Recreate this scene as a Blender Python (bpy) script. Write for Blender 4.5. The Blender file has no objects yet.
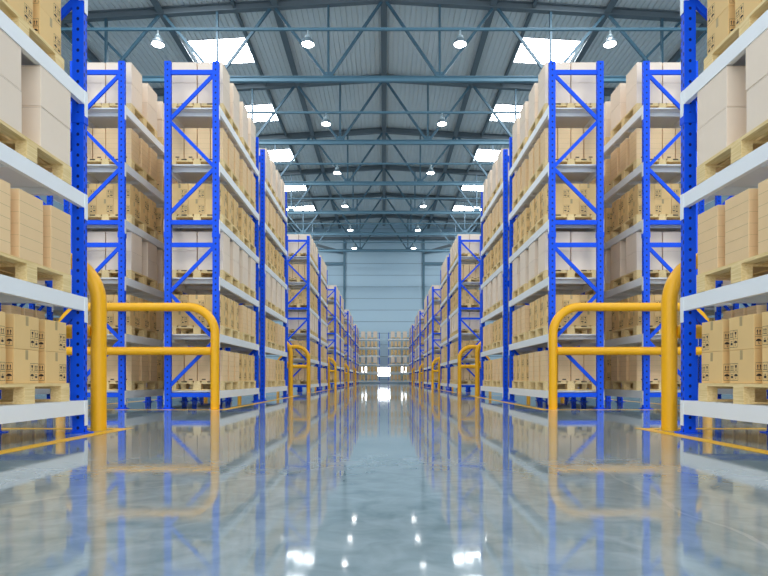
import bpy, bmesh, math, random
from mathutils import Vector, Matrix
random.seed(7)
scene = bpy.context.scene
COL = scene.collection
PI = math.pi

# ------------------------------------------------------------------ materials
def new_mat(name):
    m = bpy.data.materials.new(name); m.use_nodes = True
    nt = m.node_tree
    return m, nt, nt.nodes['Principled BSDF']

def plain(name, col, rough=.5, metal=0.0, spec=.5, var=0.0, noise=0.0, nscale=8.0, bump=0.0):
    """procedural paint: base colour, per-object tint, faint mottling"""
    m, nt, p = new_mat(name)
    N, L = nt.nodes, nt.links
    p.inputs['Roughness'].default_value = rough
    p.inputs['Metallic'].default_value = metal
    p.inputs['Specular IOR Level'].default_value = spec
    hsv = N.new('ShaderNodeHueSaturation'); hsv.inputs['Color'].default_value = (*col, 1)
    val = N.new('ShaderNodeMath'); val.operation = 'ADD'; val.inputs[0].default_value = 1.0; val.inputs[1].default_value = 0.0
    if var:
        oi = N.new('ShaderNodeObjectInfo')
        mr = N.new('ShaderNodeMapRange'); mr.inputs['To Min'].default_value = 1 - var; mr.inputs['To Max'].default_value = 1 + var
        L.new(oi.outputs['Random'], mr.inputs['Value']); L.new(mr.outputs['Result'], val.inputs[0])
    if noise or bump:
        tc = N.new('ShaderNodeTexCoord'); nz = N.new('ShaderNodeTexNoise')
        nz.inputs['Scale'].default_value = nscale; nz.inputs['Detail'].default_value = 4
        L.new(tc.outputs['Object'], nz.inputs['Vector'])
        mr2 = N.new('ShaderNodeMapRange'); mr2.inputs['To Min'].default_value = -noise; mr2.inputs['To Max'].default_value = noise
        L.new(nz.outputs['Fac'], mr2.inputs['Value']); L.new(mr2.outputs['Result'], val.inputs[1])
        if bump:
            b = N.new('ShaderNodeBump'); b.inputs['Strength'].default_value = bump; b.inputs['Distance'].default_value = .01
            L.new(nz.outputs['Fac'], b.inputs['Height']); L.new(b.outputs['Normal'], p.inputs['Normal'])
    L.new(val.outputs['Value'], hsv.inputs['Value'])
    L.new(hsv.outputs['Color'], p.inputs['Base Color'])
    return m

def emit(name, col, strength):
    m, nt, p = new_mat(name)
    p.inputs['Base Color'].default_value = (*col, 1)
    p.inputs['Emission Color'].default_value = (*col, 1)
    p.inputs['Emission Strength'].default_value = strength
    return m

def wood_mat():
    m, nt, p = new_mat('pallet_wood'); N, L = nt.nodes, nt.links
    tc = N.new('ShaderNodeTexCoord'); mp = N.new('ShaderNodeMapping'); mp.inputs['Scale'].default_value = (14, 1.6, 30)
    nz = N.new('ShaderNodeTexNoise'); nz.inputs['Scale'].default_value = 3; nz.inputs['Detail'].default_value = 5
    cr = N.new('ShaderNodeValToRGB')
    cr.color_ramp.elements[0].color = (.74, .52, .21, 1); cr.color_ramp.elements[1].color = (.92, .70, .36, 1)
    cr.color_ramp.elements[0].position = .3; cr.color_ramp.elements[1].position = .7
    L.new(tc.outputs['Object'], mp.inputs['Vector']); L.new(mp.outputs['Vector'], nz.inputs['Vector'])
    L.new(nz.outputs['Fac'], cr.inputs['Fac']); L.new(cr.outputs['Color'], p.inputs['Base Color'])
    p.inputs['Roughness'].default_value = .7
    return m

def upright_mat():
    """blue paint with the punched holes of a pallet-rack post"""
    m, nt, p = new_mat('upright_blue'); N, L = nt.nodes, nt.links
    tc = N.new('ShaderNodeTexCoord'); sp = N.new('ShaderNodeSeparateXYZ'); L.new(tc.outputs['Object'], sp.inputs[0])
    sn = N.new('ShaderNodeSeparateXYZ'); L.new(tc.outputs['Normal'], sn.inputs[0])
    def mth(op, a, b=None, c=None):
        n = N.new('ShaderNodeMath'); n.operation = op
        for i, v in enumerate((a, b, c)):
            if v is None: continue
            if isinstance(v, (int, float)): n.inputs[i].default_value = v
            else: L.new(v, n.inputs[i])
        return n.outputs[0]
    def dots(u, u0, pitch, off, ru, rz):
        zz = mth('ADD', sp.outputs['Z'], off)
        zf = mth('MULTIPLY', mth('SUBTRACT', mth('FRACT', mth('DIVIDE', zz, pitch)), .5), pitch)
        du = mth('DIVIDE', mth('SUBTRACT', u, u0), ru); dz = mth('DIVIDE', zf, rz)
        r2 = mth('ADD', mth('MULTIPLY', du, du), mth('MULTIPLY', dz, dz))
        return mth('LESS_THAN', r2, 1.0)
    ny = mth('GREATER_THAN', mth('ABSOLUTE', sn.outputs['Y']), .7)
    nx = mth('GREATER_THAN', mth('ABSOLUTE', sn.outputs['X']), .7)
    a = mth('MULTIPLY', ny, dots(sp.outputs['X'], 0.0, .1055, 0, .0145, .0165))
    b = mth('MULTIPLY', nx, dots(sp.outputs['Y'], -.018, .1055, .03, .010, .022))
    c = mth('MULTIPLY', nx, dots(sp.outputs['Y'], .018, .1055, .083, .010, .022))
    f = mth('MAXIMUM', a, mth('MAXIMUM', b, c))
    mix = N.new('ShaderNodeMix'); mix.data_type = 'RGBA'
    mix.inputs['A'].default_value = (*BLUE, 1); mix.inputs['B'].default_value = (.004, .012, .11, 1)
    L.new(f, mix.inputs['Factor']); L.new(mix.outputs['Result'], p.inputs['Base Color'])
    p.inputs['Roughness'].default_value = .45; p.inputs['Specular IOR Level'].default_value = .2
    return m

def floor_mat():
    m, nt, p = new_mat('polished_concrete'); N, L = nt.nodes, nt.links
    tc = N.new('ShaderNodeTexCoord')
    n1 = N.new('ShaderNodeTexNoise'); n1.inputs['Scale'].default_value = .9; n1.inputs['Detail'].default_value = 8; n1.inputs['Roughness'].default_value = .62
    n2 = N.new('ShaderNodeTexNoise'); n2.inputs['Scale'].default_value = 7; n2.inputs['Detail'].default_value = 8; n2.inputs['Distortion'].default_value = .8
    L.new(tc.outputs['Object'], n1.inputs['Vector']); L.new(tc.outputs['Object'], n2.inputs['Vector'])
    mx = N.new('ShaderNodeMix'); mx.data_type = 'FLOAT'; mx.inputs['Factor'].default_value = .45
    L.new(n1.outputs['Fac'], mx.inputs['A']); L.new(n2.outputs['Fac'], mx.inputs['B'])
    cr = N.new('ShaderNodeValToRGB'); e = cr.color_ramp.elements
    e[0].position = .34; e[0].color = (*FLOOR_DARK, 1)
    e[1].position = .68; e[1].color = (*FLOOR_LIGHT, 1)
    L.new(mx.outputs['Result'], cr.inputs['Fac'])
    # hairline cracks
    vo = N.new('ShaderNodeTexVoronoi'); vo.feature = 'DISTANCE_TO_EDGE'; vo.inputs['Scale'].default_value = .22
    dn = N.new('ShaderNodeTexNoise'); dn.inputs['Scale'].default_value = 1.3; dn.inputs['Detail'].default_value = 6
    mixv = N.new('ShaderNodeMix'); mixv.data_type = 'VECTOR'; mixv.inputs['Factor'].default_value = .25
    L.new(tc.outputs['Object'], dn.inputs['Vector']); L.new(tc.outputs['Object'], mixv.inputs['A']); L.new(dn.outputs['Color'], mixv.inputs['B'])
    L.new(mixv.outputs['Result'], vo.inputs['Vector'])
    lt = N.new('ShaderNodeMath'); lt.operation = 'LESS_THAN'; lt.inputs[1].default_value = .0016
    L.new(vo.outputs['Distance'], lt.inputs[0])
    ml = N.new('ShaderNodeMath'); ml.operation = 'MULTIPLY'; ml.inputs[1].default_value = .2; L.new(lt.outputs[0], ml.inputs[0])
    m2 = N.new('ShaderNodeMix'); m2.data_type = 'RGBA'; m2.inputs['B'].default_value = (.5, .52, .53, 1)
    L.new(ml.outputs[0], m2.inputs['Factor']); L.new(cr.outputs['Color'], m2.inputs['A'])
    L.new(m2.outputs['Result'], p.inputs['Base Color'])
    rr = N.new('ShaderNodeMapRange'); rr.inputs['From Min'].default_value = .3; rr.inputs['From Max'].default_value = .7
    rr.inputs['To Min'].default_value = .025; rr.inputs['To Max'].default_value = .075
    L.new(n2.outputs['Fac'], rr.inputs['Value']); L.new(rr.outputs['Result'], p.inputs['Roughness'])
    b = N.new('ShaderNodeBump'); b.inputs['Strength'].default_value = .03; b.inputs['Distance'].default_value = .003
    L.new(n2.outputs['Fac'], b.inputs['Height']); L.new(b.outputs['Normal'], p.inputs['Normal'])
    p.inputs['IOR'].default_value = 1.5
    p.inputs['Specular IOR Level'].default_value = .44
    return m

BLUE = (.002, .085, .80)
FLOOR_DARK = (.145, .198, .215)
FLOOR_LIGHT = (.31, .37, .39)
M = {}
M['upright'] = upright_mat()
M['blue'] = plain('rack_blue', BLUE, .5, spec=.2)
M['beam'] = plain('beam_white', (.87, .875, .875), .42)
M['deck'] = plain('deck_grey', (.74, .745, .75), .5, noise=.04, nscale=5)
M['wood'] = wood_mat()
M['white_card'] = plain('pale_cardboard', (.87, .71, .56), .75, var=.035, noise=.03, nscale=6)
M['kraft'] = plain('kraft_cardboard', (.82, .54, .225), .75, var=.05, noise=.04, nscale=6)
M['kraft_tall'] = plain('light_kraft_cardboard', (.86, .59, .315), .75, var=.05, noise=.04, nscale=6)
M['seam'] = plain('carton_seam', (.36, .24, .11), .8)
M['seam_pale'] = plain('pale_carton_seam', (.5, .4, .3), .8)
M['tape'] = plain('brown_tape', (.47, .33, .15), .5)
M['ink'] = plain('black_ink', (.035, .025, .02), .8)
M['yellow'] = plain('safety_yellow', (.90, .43, .004), .4, spec=.4)
M['yellow_paint'] = plain('yellow_floor_paint', (.90, .48, .012), .35, noise=.08, nscale=12)
M['steel_blue'] = plain('steel_blue_paint', (.105, .225, .305), .45)
M['steel_brace'] = plain('shaded_steel_blue_paint', (.06, .135, .19), .45)  # steel blue darkened: dimness of the unlit truss web put into the colour
M['steel_dark'] = plain('dark_steel_paint', (.15, .185, .21), .5)
M['sheet'] = plain('corrugated_sheet', (.82, .85, .86), .45, noise=.03, nscale=.6)
M['wall'] = plain('wall_panel', (.50, .68, .80), .5, noise=.03, nscale=.4)
M['joint_and_shade'] = plain('wall_joint_and_side_shade', (.22, .33, .41), .6)
M['lamp_body'] = plain('lamp_housing', (.16, .22, .26), .4)
M['lamp_cap'] = plain('lamp_cap', (.42, .52, .56), .35)
M['lens'] = emit('lamp_lens', (1.0, .985, .96), 26)
M['skylight'] = emit('skylight_panel', (.92, .97, 1.0), 22)
M['day_window'] = emit('daylight_window', (.95, .98, 1.0), 5)
M['floor'] = floor_mat()

# ------------------------------------------------------------------ mesh helper
class MB:
    def __init__(self, sx=1):
        self.v, self.f, self.mi, self.mats, self.sx = [], [], [], [], sx
    def slot(self, m):
        if m not in self.mats: self.mats.append(m)
        return self.mats.index(m)
    def poly(self, pts, m, faces=None):
        o = len(self.v)
        self.v += [(self.sx * p[0], p[1], p[2]) for p in pts]
        k = self.slot(m)
        for f in (faces or [range(len(pts))]):
            f = [o + i for i in f]
            self.f.append(f[::-1] if self.sx < 0 else f); self.mi.append(k)
    def box(self, x0, x1, y0, y1, z0, z1, m):
        pts = [(x, y, z) for z in (z0, z1) for y in (y0, y1) for x in (x0, x1)]
        self.poly(pts, m, [(0, 2, 3, 1), (4, 5, 7, 6), (0, 1, 5, 4), (2, 6, 7, 3), (0, 4, 6, 2), (1, 3, 7, 5)])
    def bar(self, a, b, w, h, m, up=(0, 0, 1)):
        """rectangular bar from a to b: w across, h along up"""
        a, b = Vector(a), Vector(b); d = (b - a).normalized(); u = Vector(up)
        s = d.cross(u)
        if s.length < 1e-5: s = d.cross(Vector((0, 1, 0)))
        s.normalize(); u = s.cross(d).normalized()
        pts = []
        for c in (a, b):
            for i, j in ((-1, -1), (1, -1), (1, 1), (-1, 1)):
                pts.append(c + s * (i * w / 2) + u * (j * h / 2))
        self.poly(pts, m, [(0, 1, 2, 3), (7, 6, 5, 4), (0, 4, 5, 1), (1, 5, 6, 2), (2, 6, 7, 3), (3, 7, 4, 0)])
    def tube(self, path, r, m, n=16):
        path = [Vector(p) for p in path]; pts = []
        for i, c in enumerate(path):
            d = (path[min(i + 1, len(path) - 1)] - path[max(i - 1, 0)]).normalized()
            s = Vector((0, 1, 0)); 
            if abs(d.dot(s)) > .9: s = Vector((0, 0, 1))
            s = (s - d * s.dot(d)).normalized(); u = d.cross(s)
            for k in range(n):
                t = 2 * PI * k / n
                pts.append(c + (s * math.cos(t) + u * math.sin(t)) * r)
        fs = []
        for i in range(len(path) - 1):
            for k in range(n):
                k2 = (k + 1) % n
                fs.append((i * n + k, i * n + k2, (i + 1) * n + k2, (i + 1) * n + k))
        fs.append(tuple(range(n))[::-1]); e = (len(path) - 1) * n; fs.append(tuple(range(e, e + n)))
        self.poly(pts, m, fs)
    def lathe(self, prof, m, n=24, c=(0, 0)):
        pts = [(c[0] + r * math.cos(2 * PI * k / n), c[1] + r * math.sin(2 * PI * k / n), z) for r, z in prof for k in range(n)]
        fs = [(i * n + k, i * n + (k + 1) % n, (i + 1) * n + (k + 1) % n, (i + 1) * n + k) for i in range(len(prof) - 1) for k in range(n)]
        fs.append(tuple(range(n))[::-1]); e = (len(prof) - 1) * n; fs.append(tuple(range(e, e + n)))
        self.poly(pts, m, fs)
    def mesh(self, name, smooth=False, bevel=0, recalc=True):
        me = bpy.data.meshes.new(name); me.from_pydata(self.v, [], self.f)
        for m in self.mats: me.materials.append(m)
        me.polygons.foreach_set('material_index', self.mi)
        bm = bmesh.new(); bm.from_mesh(me)
        if recalc: bmesh.ops.recalc_face_normals(bm, faces=bm.faces)
        if bevel: bmesh.ops.bevel(bm, geom=bm.edges[:], offset=bevel, segments=2, affect='EDGES', profile=.5)
        if smooth:
            for f in bm.faces: f.smooth = True
            for e in bm.edges:
                if len(e.link_faces) == 2 and e.calc_face_angle(0) > .7: e.smooth = False
        bm.to_mesh(me); bm.free(); me.update()
        return me

def link(name, me, parent=None, loc=(0, 0, 0), rz=0):
    o = bpy.data.objects.new(name, me); COL.objects.link(o)
    o.location = loc; o.rotation_euler = (0, 0, rz)
    if parent: o.parent = parent
    return o
def tag(o, label, cat, group=None, kind=None):
    o['label'] = label; o['category'] = cat
    if group: o['group'] = group
    if kind: o['kind'] = kind
    return o
def struct(name, me, loc=(0, 0, 0)):
    o = link(name, me, None, loc); o['kind'] = 'structure'; return o
def copy_tree(o, parent=None):
    c = o.copy(); COL.objects.link(c)
    if parent: c.parent = parent
    for ch in o.children: copy_tree(ch, c)
    return c

# ------------------------------------------------------------------ layout constants (metres; camera at the origin looking along +Y)
F = 580.0
CAM_Z = .545
XA, D, RL = 3.005, .99, 3.39        # aisle face of the racks, frame depth, rack length
RH = 6.33
LEVELS = [.33 + 1.04 * k for k in range(6)]
PH = .175                            # pallet height
PW, PL = .98, 1.25                   # pallet across / along the rack
SIDE = {-1: 'left', 1: 'right'}
BLOCK = 12.886

# ------------------------------------------------------------------ pallet
def pallet_mesh():
    b = MB(); w = M['wood']; hx, hy = PW / 2, PL / 2
    for y in (-hy, -.0725, hy - .145):                       # bottom cross boards
        b.box(-hx, hx, y, y + .145, 0, .02, w)
    for y in (-hy, -.0725, hy - .145):                       # nine blocks
        for x in (-hx, -.07, hx - .10):
            b.box(x, x + (.14 if x == -.07 else .10), y, y + .145, .02, .123, w)
    for y in (-hy, -.0725, hy - .145):                       # cross stringers
        b.box(-hx, hx, y, y + .145, .123, .147, w)
    nb = 7; bw = (PW - (nb - 1) * .03) / nb
    for i in range(nb):                                      # deck boards along the length
        x = -hx + i * (bw + .03)
        b.box(x, x + bw, -hy, hy, .147, PH, w)
    for x in (-.24, .24):                                    # dark strap slots in the end boards
        for y, s in ((-hy, -1), (hy, 1)):
            ys = sorted((y, y + s * .002))
            b.box(x - .05, x + .05, ys[0], ys[1], .15, .17, M['ink'])
    return b.mesh('pallet')
PALLET = pallet_mesh()

# ------------------------------------------------------------------ cartons.  local x = 0 faces the aisle (mirrored by sx), y = 0 centre
def icon(b, kind, o, u, s, face):
    """little handling symbol. o = centre, u = half size; face maps (a, z) to 3-D"""
    k = M['ink']
    def P(pts): b.poly([face(o[0] + a * u, o[1] + z * u) for a, z in pts], k)
    if kind == 'glass':
        P([(-.55, .9), (-.35, .1), (0, -.15), (.35, .1), (.55, .9)]); P([(-.1, -.1), (-.1, -.8), (.1, -.8), (.1, -.1)]); P([(-.45, -.75), (-.45, -.95), (.45, -.95), (.45, -.75)])
    elif kind == 'arrows':
        for c in (-.45, .45):
            P([(c - .12, -.6), (c + .12, -.6), (c + .12, .3), (c - .12, .3)]); P([(c - .36, .25), (c + .36, .25), (c, .95)])
        P([(-.9, -.95), (.9, -.95), (.9, -.75), (-.9, -.75)])
    elif kind == 'umbrella':
        P([(math.cos(t * PI / 10) * .95, math.sin(t * PI / 10) * .8) for t in range(11)]); P([(-.08, .05), (-.08, -.9), (.08, -.9), (.08, .05)]); P([(.0, -.9), (.0, -.75), (.4, -.75), (.4, -.9)])
    else:
        P([(-.8, -.9), (.8, -.9), (.8, .1), (-.8, .1)]); P([(-.1, .1), (.1, .1), (.1, .9), (-.1, .9)]); P([(-.6, .9), (.6, .9), (.6, .7), (-.6, .7)])

def carton_mesh(kind, sx):
    X, Y, Z = SIZE[kind]
    card = {'white': M['white_card'], 'symbol': M['kraft'], 'tall': M['kraft_tall'], 'big': M['white_card']}[kind]
    core = MB(sx); core.box(-X / 2, X / 2, -Y / 2, Y / 2, 0, Z, card)
    me0 = core.mesh('tmp', bevel=.004)
    b = MB(1)
    b.slot(card)
    b.v = [tuple(v.co) for v in me0.vertices]; b.f = [list(p.vertices) for p in me0.polygons]; b.mi = [0] * len(b.f)
    bpy.data.meshes.remove(me0)
    b.sx = sx
    e = .0008
    fa = lambda a, z: (-X / 2 - e, a, z)          # aisle face; a runs along the aisle, away from the camera
    fn = lambda a, z: (a, -Y / 2 - e, z)          # face toward the camera
    def quad(face, a0, a1, z0, z1, m): b.poly([face(a0, z0), face(a1, z0), face(a1, z1), face(a0, z1)], m)
    if kind == 'symbol':
        for face, half, far in ((fa, Y / 2, 1), (fn, X / 2, -1)):
            quad(face, -.019, .019, Z - .085, Z - .004, M['tape'])
            pa0, pa1 = (half - .125, half - .012)
            if far < 0: pa0, pa1 = -pa1, -pa0
            z0, z1 = .025, .172; zm = (z0 + z1) / 2; am = (pa0 + pa1) / 2; t = .0015
            for z in (z0, z1, zm): quad(face, pa0, pa1, z - t, z + t, M['ink'])
            for a in (pa0, pa1, am): quad(face, a - t * .7, a + t * .7, z0, z1, M['ink'])
            u = .021
            ac, bc = ((pa0 + am) / 2, (am + pa1) / 2) if far > 0 else ((am + pa1) / 2, (pa0 + am) / 2)
            for kk, aa, zz in (('glass', ac, (zm + z1) / 2), ('arrows', bc, (zm + z1) / 2), ('umbrella', ac if far > 0 else bc, (z0 + zm) / 2), ('load', bc if far > 0 else ac, (z0 + zm) / 2)):
                icon(b, kk, (aa, zz), u * (1.2 if kk != 'load' else .9), 1, face)
    elif kind == 'tall':
        n = 6
        for i in range(1, n):
            z = Z * i / n
            quad(fa, -Y / 2 + .004, Y / 2 - .004, z - .0014, z + .0014, M['tape'])
            quad(fn, -X / 2 + .004, X / 2 - .004, z - .0010, z + .0010, M['tape'])
        quad(fn, -.035, .035, .02, .04, M['ink'])
    else:
        quad(fa, -Y / 2 + .004, Y / 2 - .004, Z - .012, Z - .0095, M['seam_pale'])
        quad(fn, -X / 2 + .004, X / 2 - .004, Z - .012, Z - .0095, M['seam_pale'])
    return b.mesh(kind + '_carton', recalc=False)

SIZE = {'white': (.474, .485, .358), 'big': (.474, .485, .383), 'symbol': (.312, .345, .288), 'tall': (.231, .335, .575)}
GRID = {'white': (2, 2, 2), 'big': (2, 2, 2), 'symbol': (3, 3, 2), 'tall': (4, 3, 1)}
CARTON = {(k, s): carton_mesh(k, s) for k in SIZE for s in (-1, 1)}
CNAME = {'white': 'pale_carton', 'big': 'pale_carton', 'symbol': 'symbol_printed_carton', 'tall': 'ribbed_kraft_carton'}
CLOOK = {'white': 'pale carton', 'big': 'pale carton', 'symbol': 'symbol-printed kraft carton', 'tall': 'tall ribbed kraft carton'}
CGROUP = {'big': 'pale cartons on the rack pallets', 'white': 'pale cartons on the rack pallets', 'symbol': 'symbol-printed cartons on the rack pallets', 'tall': 'tall ribbed cartons on the rack pallets'}
SHELF = ['bottom', 'second', 'third', 'fourth', 'fifth', 'top']
PATTERN = [('tall', 'symbol'), ('symbol', 'tall'), ('white', 'white'), ('symbol', 'symbol'), ('tall', 'tall'), ('big', 'big')]
STUFF = {'white': [], 'big': [], 'symbol': [], 'tall': [], 'pallet': []}

def place_cartons(kind, sx, M0, front, where, single):
    """fill one pallet. M0: pallet matrix (origin at pallet base); single -> individual objects"""
    X, Y, Z = SIZE[kind]; nx, ny, nz = GRID[kind]
    gy = (PL - .012 - ny * Y) / (ny - 1); ins = .022 if kind == 'symbol' else 0
    gx = (PW - .010 - ins - nx * X) / (nx - 1)
    for i in range(nx):
        for j in range(ny):
            if i and not (front and j == 0): continue
            for k in range(nz):
                jx = random.uniform(0, min(.004, gx * .7)); jy = random.uniform(-.006, .006)
                x = sx * (-PW / 2 + .003 + X / 2 + i * (X + gx) + ins + (jx if i == 0 else 0)); y = -PL / 2 + .008 + Y / 2 + j * (Y + gy) + jy * .8
                Mx = M0 @ Matrix.Translation((x, y, PH + .0012 + k * (Z + .0012)))
                if single:
                    o = link(CNAME[kind], CARTON[kind, sx]); o.matrix_world = Mx
                    tier = {2: ('lower', 'upper'), 1: ('',)}[nz][k]
                    yn = {2: ('near', 'far'), 3: ('near', 'middle', 'far')}[ny][j]
                    xn = 'aisle-side' if i == 0 else ({2: 'inner', 3: ('', 'second', 'third')[min(i, 2)], 4: ('', 'second', 'third', 'fourth')[min(i, 3)]}[nx])
                    pos = f'{yn} {xn}' if i == 0 else f'near end, {xn} from aisle' if nx > 2 else 'near end, inner'
                    if nz == 2: lab = f'{tier} {CLOOK[kind]}, {pos}, {where}'
                    else: lab = f'{CLOOK[kind]}, {pos}, {where}'
                    tag(o, lab, 'carton', CGROUP[kind])
                else:
                    STUFF[kind].append((sx, Mx))

# ------------------------------------------------------------------ rack
def rack_template(sx):
    root = bpy.data.objects.new('pallet_rack', None); COL.objects.link(root); root.empty_display_size = .3
    bl = M['blue']
    ux, uy = .115, .07
    def up_mesh():
        b = MB(sx); hx, hy = ux / 2, uy / 2
        b.box(-hx, hx, -hy, hy, .008, RH, M['upright'])
        b.box(-hx - .007, hx + .007, -hy - .007, hy + .007, 3.12, 3.22, bl)     # splice sleeve
        return b.mesh('upright')
    upm = up_mesh()
    b = MB(sx); b.box(-.10, .10, -.085, .085, 0, .009, bl)
    for x in (-.075, .075): b.lathe([(.013, .009), (.013, .022)], bl, 8, (x, 0))
    footm = b.mesh('foot_plate')
    for y in (uy / 2, RL - uy / 2):
        for x in (ux / 2, D - ux / 2):
            u = link('upright', upm, root, (sx * x, y, 0))
            link('foot_plate', footm, u)
    # frame bracing
    zs_h = [6.136, 3.40, 2.99, .254]
    dg = []
    for s in (0, -3.145): dg += [((0, 6.10 + s), (1, 5.28 + s)), ((1, 5.24 + s), (0, 4.42 + s)), ((0, 4.38 + s), (1, 3.57 + s))]
    xl, xr = ux - .02, D - ux + .02
    b = MB(sx); b.box(xl, xr, -.02, .02, -.04, .04, bl); hm = b.mesh('horizontal_brace')
    dms = []
    for (i0, z0), (i1, z1) in dg:
        b = MB(sx); b.bar((xr if i0 else xl, 0, 0), (xr if i1 else xl, 0, z1 - z0), .03, .062, bl, up=(0, 1, 0) if False else (0, 0, 1))
        dms.append((z0, b.mesh('diagonal_brace')))
    for y in (uy / 2, RL - uy / 2):
        for z in zs_h: link('horizontal_brace', hm, root, (0, y, z))
        for z, me in dms: link('diagonal_brace', me, root, (0, y, z))
    # beams, decks
    b = MB(sx); t = .05
    b.box(-.004, t - .004, .03, RL - .03, -.14, 0, M['beam'])
    b.box(t - .004, t + .012, .104, RL - .104, -.11, -.035, M['beam'])
    fm = b.mesh('beam')
    b = MB(sx); b.box(D + .004 - t, D + .004, .03, RL - .03, -.14, 0, M['beam']); bm_ = b.mesh('beam')
    cms = []
    for x0, x1 in ((-.010, -.0045), (D + .0045, D + .010)):
        for y0, y1 in ((.004, .062), (RL - .062, RL - .004)):
            b = MB(sx); b.box(x0, x1, y0, y1, -.255, .0, M['beam']); cms.append(b.mesh('beam_connector'))
    b = MB(sx)
    b.box(t + .014, D - t - .002, .11, RL - .11, -.022, -.001, M['deck'])
    for q in range(5):
        y = .30 + q * (RL - .6) / 4
        b.box(t + .014, D - t - .002, y - .03, y + .03, -.085, -.022, M['deck'])
    dm = b.mesh('deck_panel')
    for z in LEVELS:
        a = link('beam', fm, root, (0, 0, z)); c = link('beam', bm_, root, (0, 0, z))
        for q, p in enumerate((a, a, c, c)): link('beam_connector', cms[q], p)
        link('deck_panel', dm, root, (0, 0, z))
    return root

PROTO = {s: rack_template(s) for s in (-1, 1)}
used = {-1: False, 1: False}

def rack(sx, x0, y0, label, where, levels=range(6), pallets=(0, 1), front=False, single=(), single_pallet=True, pattern=PATTERN, rz=0, group='blue pallet racks along the aisle', inset={}):
    if not used[sx]: r = PROTO[sx]; used[sx] = True
    else: r = copy_tree(PROTO[sx])
    base = Matrix.Translation((sx * x0 if rz == 0 else x0, y0, 0)) @ Matrix.Rotation(rz, 4, 'Z')
    r.matrix_world = base
    tag(r, label, 'pallet rack', group)
    gap = (RL - .14 - 2 * PL) / 3
    for li in levels:
        for pi in pallets:
            py = .07 + gap * .95 + PL / 2 + pi * (PL + gap * 1.1)
            Mp = base @ Matrix.Translation((sx * (.005 + PW / 2 + inset.get(li, 0)), py, LEVELS[li] + .0015))
            pn = ('near', 'far')[pi]
            if rz: pn = ('inner', 'outer')[pi]
            w = f'{pn} pallet, {SHELF[li]} shelf, {where}'
            kind = pattern[li][pi]
            if single_pallet:
                o = link('wooden_pallet', PALLET); o.matrix_world = Mp
                tag(o, f'wooden pallet, {pn} of two, {SHELF[li]} shelf, {where}' , 'pallet', 'wooden pallets on the racks')
            else: STUFF['pallet'].append((1, Mp))
            place_cartons(kind, sx, Mp, front and pi == 0, w, kind in single)
    return r

ORD = ['nearest', 'second', 'third', 'fourth', 'fifth', 'sixth', 'seventh', 'eighth', 'ninth', 'tenth', 'eleventh']
YB = 10.545
PAT_A = [(None, 'symbol'), (None, 'tall'), (None, 'white'), (None, 'symbol'), (None, 'white'), (None, 'white')]
ALL = ('white', 'big', 'symbol', 'tall')
for sx in (-1, 1):
    S = SIDE[sx]
    rack(sx, XA + .015, 5.90 - RL, f'blue pallet rack nearest the camera, cut off by the {S} picture edge', f'nearest {S} rack',
         levels=range(4), pallets=(1,), single=ALL, pattern=PAT_A, inset={0: .008, 1: -.012, 2: -.012, 3: .058})
    n = 1
    for bi in range(5):
        for h in (0, 1):
            y = YB + bi * BLOCK + (0, 4.055)[h]
            single = ALL if bi < 2 else (('tall', 'white', 'big') if bi < 3 else (('tall',) if bi < 4 else ()))
            rack(sx, XA, y, f'blue pallet rack loaded with cartons, {ORD[n]} along the {S} of the aisle', f'{ORD[n]} {S} rack',
                 front=(h == 0), single=single)
            n += 1
    # second row, behind the first one
    rack(sx, 4.72, YB, f'blue pallet rack in the {S} second row behind the yellow guard', f'{S} second-row rack', front=True, single=ALL)
    rack(sx, 4.72, YB + 4.055, f'blue pallet rack farther back in the {S} second row', f'{S} second-row far rack', single=(), single_pallet=False)
    # third row across the side aisle, seen through the nearest rack
    rack(sx, 7.95, YB, f'blue pallet rack in the {S} third row glimpsed through the nearest {S} rack', f'{S} third-row rack', levels=(0, 1, 2, 3), single=(), single_pallet=False)
    rack(sx, 7.95, YB + 4.055, f'farther blue pallet rack in the {S} third row glimpsed past the nearest post', f'{S} third-row far rack', levels=(0, 1, 2, 3), front=True, single=(), single_pallet=False)
    # rack across the end of the aisle: its long face looks at the camera
    s2 = -sx
    rack(1 if sx < 0 else -1, -.53 if sx < 0 else .53, 72.2, f'blue pallet rack against the back wall, {S} of the centre gap', f'{S} back-wall rack',
         single=(), rz=PI / 2 if sx < 0 else -PI / 2, group='blue pallet racks at the back wall')

# distant loads: past the first three hundred of each kind
STUFF_ITEMS = {k: [(CARTON[k, sx], mx) for sx, mx in STUFF[k]] for k in SIZE}
STUFF_ITEMS['white'] += STUFF_ITEMS.pop('big')
def stuff(name, items, label, cat):
    vs, fs, mi, mats = [], [], [], []
    for me, mx in items:
        o = len(vs)
        vs += [tuple(mx @ v.co) for v in me.vertices]
        loc = []
        for m in me.materials:
            if m not in mats: mats.append(m)
            loc.append(mats.index(m))
        for p in me.polygons: fs.append([o + i for i in p.vertices]); mi.append(loc[p.material_index])
    me = bpy.data.meshes.new(name); me.from_pydata(vs, [], fs)
    for m in mats: me.materials.append(m)
    me.polygons.foreach_set('material_index', mi); me.update()
    tag(link(name, me), label, cat, None, 'stuff')
for k, nm, lb in (('white', 'distant_pale_cartons', 'pale cartons stacked on the farthest and hindmost racks'),
                  ('symbol', 'distant_symbol_printed_cartons', 'symbol-printed kraft cartons stacked on the farthest and hindmost racks'),
                  ('tall', 'distant_ribbed_kraft_cartons', 'tall ribbed kraft cartons on the farthest and hindmost racks')):
    stuff(nm, STUFF_ITEMS[k], lb, 'cartons')
stuff('hindmost_wooden_pallets', [(PALLET, mx) for _, mx in STUFF['pallet']], 'wooden pallets under the cartons of the hindmost rack rows', 'pallets')

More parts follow.
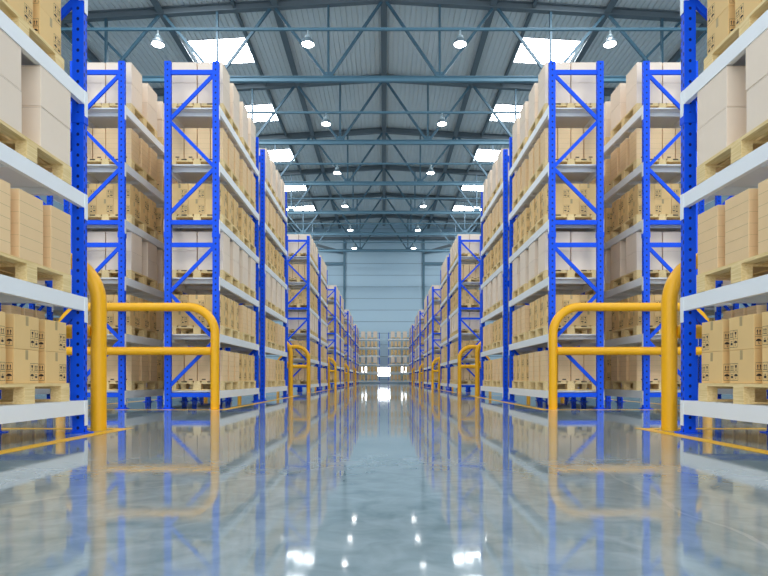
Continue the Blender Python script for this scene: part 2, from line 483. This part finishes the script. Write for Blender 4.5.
# ------------------------------------------------------------------ yellow hoop guards
def guard_template(sx):
    X0, X1, ZT, ZM, R, r = 3.03, 5.80, 1.836, 1.047, .48, .078
    root = bpy.data.objects.new('hoop_guard', None); COL.objects.link(root)
    path = [(X0, 0, 0), (X0, 0, ZT - R)]
    for k in range(1, 13):
        t = PI / 2 * k / 12; path.append((X0 + R - R * math.cos(t), 0, ZT - R + R * math.sin(t)))
    for k in range(0, 13):
        t = PI / 2 * k / 12; path.append((X1 - R + R * math.sin(t), 0, ZT - R + R * math.cos(t)))
    path.append((X1, 0, 0))
    b = MB(sx); b.tube(path, r, M['yellow'], 24); link('hoop', b.mesh('hoop', smooth=True), root)
    b = MB(sx); b.tube([(X0 + r * .8, 0, ZM), (X1 - r * .8, 0, ZM)], r * .95, M['yellow'], 24); link('mid_rail', b.mesh('mid_rail', smooth=True), root)
    return root
GP = {s: guard_template(s) for s in (-1, 1)}; gused = {-1: 0, 1: 0}
def guard(sx, y, label):
    g = GP[sx] if not gused[sx] else copy_tree(GP[sx]); gused[sx] = 1
    g.location = (0, y, 0); tag(g, label, 'safety guard', 'yellow hoop guards at the rack ends')
HO = ['second', 'fourth', 'sixth', 'eighth', 'tenth', 'twelfth']
HE = ['first', 'third', 'fifth', 'seventh', 'ninth']
for sx in (-1, 1):
    S = SIDE[sx]
    guard(sx, 6.16, f'thick yellow hoop guard standing right beside the nearest {S} rack')
    guard(sx, 10.40, f'yellow hoop guard across the front of the second {S} rack')
    for bi in range(1, 5):
        guard(sx, 18.82 + (bi - 1) * BLOCK, f'yellow hoop guard behind the {ORD[2 * bi]} {S} rack')
        guard(sx, 10.40 + bi * BLOCK, f'yellow hoop guard in front of the {ORD[2 * bi + 1]} {S} rack')

# ------------------------------------------------------------------ floor and its markings
b = MB(); b.box(-42, 42, -14, 74.4, -.2, 0, M['floor']); struct('floor', b.mesh('floor'))
def marking(sx, y0, y1, label):
    b = MB(sx); z0, z1, w = .0008, .0022, .14; xi, xo = 2.77, 6.08
    b.box(xi, xi + w, y0, y1, z0, z1, M['yellow_paint'])
    b.box(xi + w, xo, y0, y0 + w, z0, z1, M['yellow_paint'])
    b.box(xi + w, xo, y1 - w, y1, z0, z1, M['yellow_paint'])
    b.box(xo - w, xo, y0 + w, y1 - w, z0, z1, M['yellow_paint'])
    o = link('floor_marking', b.mesh('floor_marking')); tag(o, label, 'floor marking', 'yellow lines around the rack blocks')
for sx in (-1, 1):
    S = SIDE[sx]
    marking(sx, 2.2, 6.42, f'yellow floor line around the nearest {S} rack')
    for bi in range(5):
        y = YB + bi * BLOCK
        marking(sx, y - .36, y + 8.5, f'yellow floor line around the {ORD[1 + 2 * bi]} and {ORD[2 + 2 * bi]} {S} racks')

# ------------------------------------------------------------------ roof
Y0, Y1 = -10.0, 74.35
HW = 21.0
SL = .062
ZR = CAM_Z + 19.54                      # underside of the roof girder at the ridge
def zr(x): return ZR - SL * abs(x)
TY = [30.06 + 8.0 * k for k in range(-4, 6)]
TY = [y for y in TY if y > -3]
SHEET = .42
SKY_X = (7.98, 11.2)
sky_y = [(y + 3.0, y + 5.45) for y in TY if y < 68]
def sheet_strip(b, xa, xb, ya, yb, sgn):
    pitch, dep = .30, .075
    prof = []
    n = max(1, round((xb - xa) / pitch)); p = (xb - xa) / n
    for i in range(n):
        x = xa + i * p
        prof += [(x, 0), (x + p * .74, 0), (x + p * .80, dep), (x + p * .94, dep)]
    prof.append((xb, 0))
    pts = [(sgn * x, y, zr(x) + SHEET + z) for y in (ya, yb) for x, z in prof]
    k = len(prof)
    b.poly(pts, M['sheet'], [(i, i + 1, k + i + 1, k + i) for i in range(k - 1)])
b = MB()
for s in (-1, 1):
    sheet_strip(b, 0, SKY_X[0], Y0, Y1, s)
    sheet_strip(b, SKY_X[1], HW, Y0, Y1, s)
    ys = [Y0] + [v for p in sky_y for v in p] + [Y1]
    for i in range(0, len(ys), 2): sheet_strip(b, SKY_X[0], SKY_X[1], ys[i], ys[i + 1], s)
b.slot(M['steel_dark'])
for s in (-1, 1):                        # solid outer skin above the corrugation
    b.poly([(0, Y0, zr(0) + SHEET + .3), (s * HW, Y0, zr(HW) + SHEET + .3), (s * HW, Y1, zr(HW) + SHEET + .3), (0, Y1, zr(0) + SHEET + .3)], M['sheet'])
struct('ceiling', b.mesh('ceiling', recalc=False))
wn = 1
for (ya, yb) in sky_y:
    for s in (-1, 1):
        b = MB()
        e = .03; pts = [(s * (SKY_X[0] - e), ya - e), (s * (SKY_X[1] + e), ya - e), (s * (SKY_X[1] + e), yb + e), (s * (SKY_X[0] - e), yb + e)]
        lo = [(x, y, zr(x) + SHEET - .045) for x, y in pts]; hi = [(x, y, z + .04) for x, y, z in lo]
        b.poly(lo + hi, M['skylight'], [(0, 1, 2, 3)]); b.poly(lo + hi, M['sheet'], [(7, 6, 5, 4), (0, 4, 5, 1), (1, 5, 6, 2), (2, 6, 7, 3), (3, 7, 4, 0)])
        struct(f'window_{wn}', b.mesh('skylight')); wn += 1

# purlins along the hall
def purlin(xs, w, h, mat, label, z_off=0.0, seg=None):
    b = MB(); z = zr(xs) + SHEET - .01
    # channel: web and two flanges
    b.box(xs - .03, xs + .03, Y0, Y1 - .3, z - h, z - .02, mat)
    b.box(xs - w / 2, xs + w / 2, Y0, Y1 - .3, z - h - .03, z - h, mat)
    o = link('roof_purlin', b.mesh('roof_purlin')); tag(o, label, 'roof beam', 'roof purlins running along the hall')
purlin(0.0, .34, .34, M['steel_dark'], 'dark steel roof purlin along the ridge above the aisle centre')
for s in (-1, 1):
    S = SIDE[s]
    purlin(s * 5.62, .34, .34, M['steel_dark'], f'wide dark roof purlin, first {S} of the ridge')
    purlin(s * 7.72, .14, .30, M['steel_dark'], f'thin dark roof purlin along the inner edge of the {S} skylights')
    purlin(s * 11.5, .34, .34, M['steel_dark'], f'wide dark roof purlin along the outer edge of the {S} skylights')
    purlin(s * 16.9, .34, .34, M['steel_dark'], f'outermost dark roof purlin on the {S}')

# trusses
ZC = CAM_Z + 15.53
def truss_template():
    root = bpy.data.objects.new('roof_truss', None); COL.objects.link(root)
    st, dk = M['steel_blue'], M['steel_dark']
    b = MB(); 
    b.box(-HW, HW, -.09, .09, -.14 + ZC, -.10 + ZC, st); b.box(-HW, HW, -.03, .03, -.10 + ZC, .10 + ZC, st); b.box(-HW, HW, -.09, .09, .10 + ZC, .14 + ZC, st)
    link('bottom_chord', b.mesh('bottom_chord'), root)
    b = MB()
    for s in (-1, 1):
        for hw, h0, h1 in ((.15, 0, .05), (.04, .05, .34), (.15, .34, .385)):
            pts = [(s * x, y, zr(x) + h) for x in (0, HW) for y in (-hw, hw) for h in (h0, h1)]
            b.poly(pts, dk, [(0, 1, 3, 2), (4, 6, 7, 5), (0, 4, 5, 1), (2, 3, 7, 6), (0, 2, 6, 4), (1, 5, 7, 3)])
    link('top_chord', b.mesh('top_chord'), root)
    P = 2.88
    zb = ZC + .13
    for s in (-1, 1):
        for j in range(3):
            xb = P + j * 2 * P
            for xt in (xb - P, xb + P):
                b = MB(); dx = .09 if xt > xb else -.09
                b.bar((s * (xb + dx), 0, zb), (s * (xt - dx * 1.5), 0, zr(xt) + .01), .11, .14, M['steel_brace']); link('diagonal', b.mesh('diagonal'), root)
            b = MB(); b.bar((s * xb, 0, zb), (s * xb, 0, zr(xb) + .01), .11, .14, M['steel_brace'], up=(0, 1, 0)); link('vertical', b.mesh('vertical'), root)
            b = MB(); b.poly([(s * (xb + a), y, zb + z) for y in (-.02, .02) for a, z in ((-.32, 0), (.32, 0), (.16, .26), (-.16, .26))], st, [(0, 1, 2, 3), (7, 6, 5, 4), (0, 4, 5, 1), (1, 5, 6, 2), (2, 6, 7, 3), (3, 7, 4, 0)])
            link('gusset_plate', b.mesh('gusset_plate'), root)
        b = MB(); b.bar((s * 12.6, .14, zb), (s * 15.45, .14, zr(15.45) + .01), .10, .13, M['steel_brace']); link('brace', b.mesh('brace'), root)
    return root
TP = truss_template()
NTH = ['nearest', 'second', 'third', 'fourth', 'fifth', 'sixth', 'seventh', 'eighth', 'ninth', 'tenth']
vis = [y for y in TY if y > 21]
for i, y in enumerate(vis):
    t = TP if i == 0 else copy_tree(TP)
    t.location = (0, y, 0)
    tag(t, ('blue-grey steel roof truss spanning the hall, nearest one, at the picture top' if i == 0 else
            'blue-grey steel roof truss closest to the back wall' if i == len(vis) - 1 else
            f'blue-grey steel roof truss spanning the hall, {NTH[i]} from the camera'), 'roof truss', 'roof trusses')

# lamp rails and high-bay lamps
RAILS = [25.76 + 8.05 * j for j in range(-2, 6)]
def lamp_template():
    root = bpy.data.objects.new('high_bay_lamp', None); COL.objects.link(root)
    b = MB(); b.lathe([(.285, .0), (.30, .02), (.285, .06), (.20, .20), (.14, .26)], M['lamp_body'], 32); link('housing', b.mesh('housing', smooth=True), root)
    b = MB(); b.lathe([(.15, .262), (.15, .34), (.08, .40), (.045, .46), (.045, .6148)], M['lamp_cap'], 24); link('cap', b.mesh('cap', smooth=True), root)
    b = MB(); b.lathe([(.04, -.022), (.16, -.018), (.22, -.008), (.262, -.001)], M['lens'], 32); link('lens', b.mesh('lens', smooth=True), root)
    return root
LP = lamp_template(); first = True
LX = [-10.04, -3.38, 3.38, 10.04]
for i, y in enumerate(RAILS):
    b = MB(); b.box(-HW, HW, y - .05, y + .05, ZC - .055, ZC + .055, M['steel_blue'])
    o = link('lamp_rail', b.mesh('lamp_rail'))
    vi = i - 2
    tag(o, f'thin blue-grey rail carrying lamps across the hall, {NTH[vi]} from the camera' if vi >= 0 else f'thin rail carrying lamps overhead, above the picture top, {("farther", "nearer")[vi + 1 == 0]} one', 'lamp rail', 'rails carrying the hanging lamps')
    for q, x in enumerate(LX):
        l = LP if first else copy_tree(LP); first = False
        l.location = (x, y, CAM_Z + 14.86)
        pos = ('outer left', 'inner left', 'inner right', 'outer right')[q]
        tag(l, f'lit round hanging lamp, {pos} one on the {NTH[vi]} rail' if vi >= 0 else f'lit round hanging lamp above the picture top, {pos}, {("farther", "nearer")[vi + 1 == 0]} overhead rail', 'lamp', 'hanging high-bay lamps')

# ------------------------------------------------------------------ back wall
YW = 74.4
b = MB(); W = 34
z = 12.37 - 1.49 * 9
WIN = [(-.78, .78, .9, 2.05), (-2.85, -2.2, 1.35, 2.1), (2.2, 2.85, 1.35, 2.1)]
b.box(-W, W, YW + .03, YW + .3, 0, 20.6, M['joint_and_shade'])
k = 0
zc = 0.0
edges = [0.0] + [12.37 - 1.49 * j for j in range(8, -1, -1)] + [12.37 + 1.49 * j for j in range(1, 6)] + [20.9]
edges = sorted(e for e in set(edges) if e >= 0)
for za, zb in zip(edges, edges[1:]):
    if zb - za < .1: continue
    b.box(-W, W, YW, YW + .03, za + .03, zb - .03, M['wall'])
struct('wall_back', b.mesh('wall_back'))
for s, nm in ((-1, 'wall_left'), (1, 'wall_right')):
    b = MB(s); b.box(HW + .05, HW + .3, Y0, YW - .01, 0, zr(HW) + SHEET + .3, M['joint_and_shade']); struct(nm, b.mesh(nm))  # whole side walls in the dark joint colour: shade behind the racks painted in
for (xa, xb, wz0, wz1) in WIN:
    b = MB(); b.box(xa, xb, YW - .03, YW - .002, wz0, wz1, M['day_window'])
    w = struct(f'window_{wn}', b.mesh('window')); wn += 1
    b = MB(); t = .06
    for x0, x1, z0, z1 in ((xa - t, xa, wz0 - t, wz1 + t), (xb, xb + t, wz0 - t, wz1 + t), (xa, xb, wz0 - t, wz0), (xa, xb, wz1, wz1 + t)):
        b.box(x0, x1, YW - .05, YW - .002, z0, z1, M['steel_blue'])
    link('window_frame', b.mesh('window_frame'), w)
for s in (-1, 1):
    S = SIDE[s]
    b = MB(); x = s * 5.07
    b.box(x - .13, x + .13, YW - .32, YW - .28, 0, 18.4, M['steel_blue']); b.box(x - .02, x + .02, YW - .28, YW - .06, 0, 18.4, M['steel_blue']); b.box(x - .13, x + .13, YW - .06, YW - .02, 0, 18.4, M['steel_blue'])
    tag(link('wall_column', b.mesh('wall_column')), f'slender blue-grey steel column on the {S} of the back wall', 'column', 'columns on the back wall')
    b = MB(); b.box(s * 5.22, s * 20, YW - .2, YW - .02, 15.15, 15.5, M['steel_blue']); struct(f'trim_{1 if s < 0 else 2}', b.mesh('trim'))
    b = MB(); b.bar((s * 5.2, YW - .2, 16.75), (s * 9.0, YW - 1.2, 17.6), .2, .3, M['steel_dark'])
    tag(link('wall_strut', b.mesh('wall_strut')), f'dark slanting steel strut from the {S} back-wall column', 'strut', 'struts at the back-wall columns')
b = MB(); b.box(-20, 20, YW - .26, YW - .06, 18.42, 18.72, M['steel_dark']); struct('trim_3', b.mesh('trim'))

# ------------------------------------------------------------------ light and camera
w = bpy.data.worlds.new('World'); scene.world = w; w.use_nodes = True
bg = w.node_tree.nodes['Background']
bg.inputs['Color'].default_value = (.86, .94, 1.0, 1); bg.inputs['Strength'].default_value = 2.4

cam = bpy.data.cameras.new('Camera'); co = bpy.data.objects.new('Camera', cam); COL.objects.link(co)
co.location = (0, 0, CAM_Z); co.rotation_euler = (PI / 2, 0, 0)
cam.sensor_fit = 'HORIZONTAL'; cam.sensor_width = 36; cam.lens = F / 768 * 36
cam.shift_y = 91.0 / 768; cam.clip_end = 500; cam.clip_start = .05
scene.camera = co
vs = scene.view_settings
vs.view_transform = 'Standard'; vs.look = 'None'; vs.gamma = 1.0; vs.use_curve_mapping = False
vs.exposure = 0.16
scene.cycles.use_denoising = True
scene.cycles.max_bounces = 8
scene.cycles.diffuse_bounces = 5
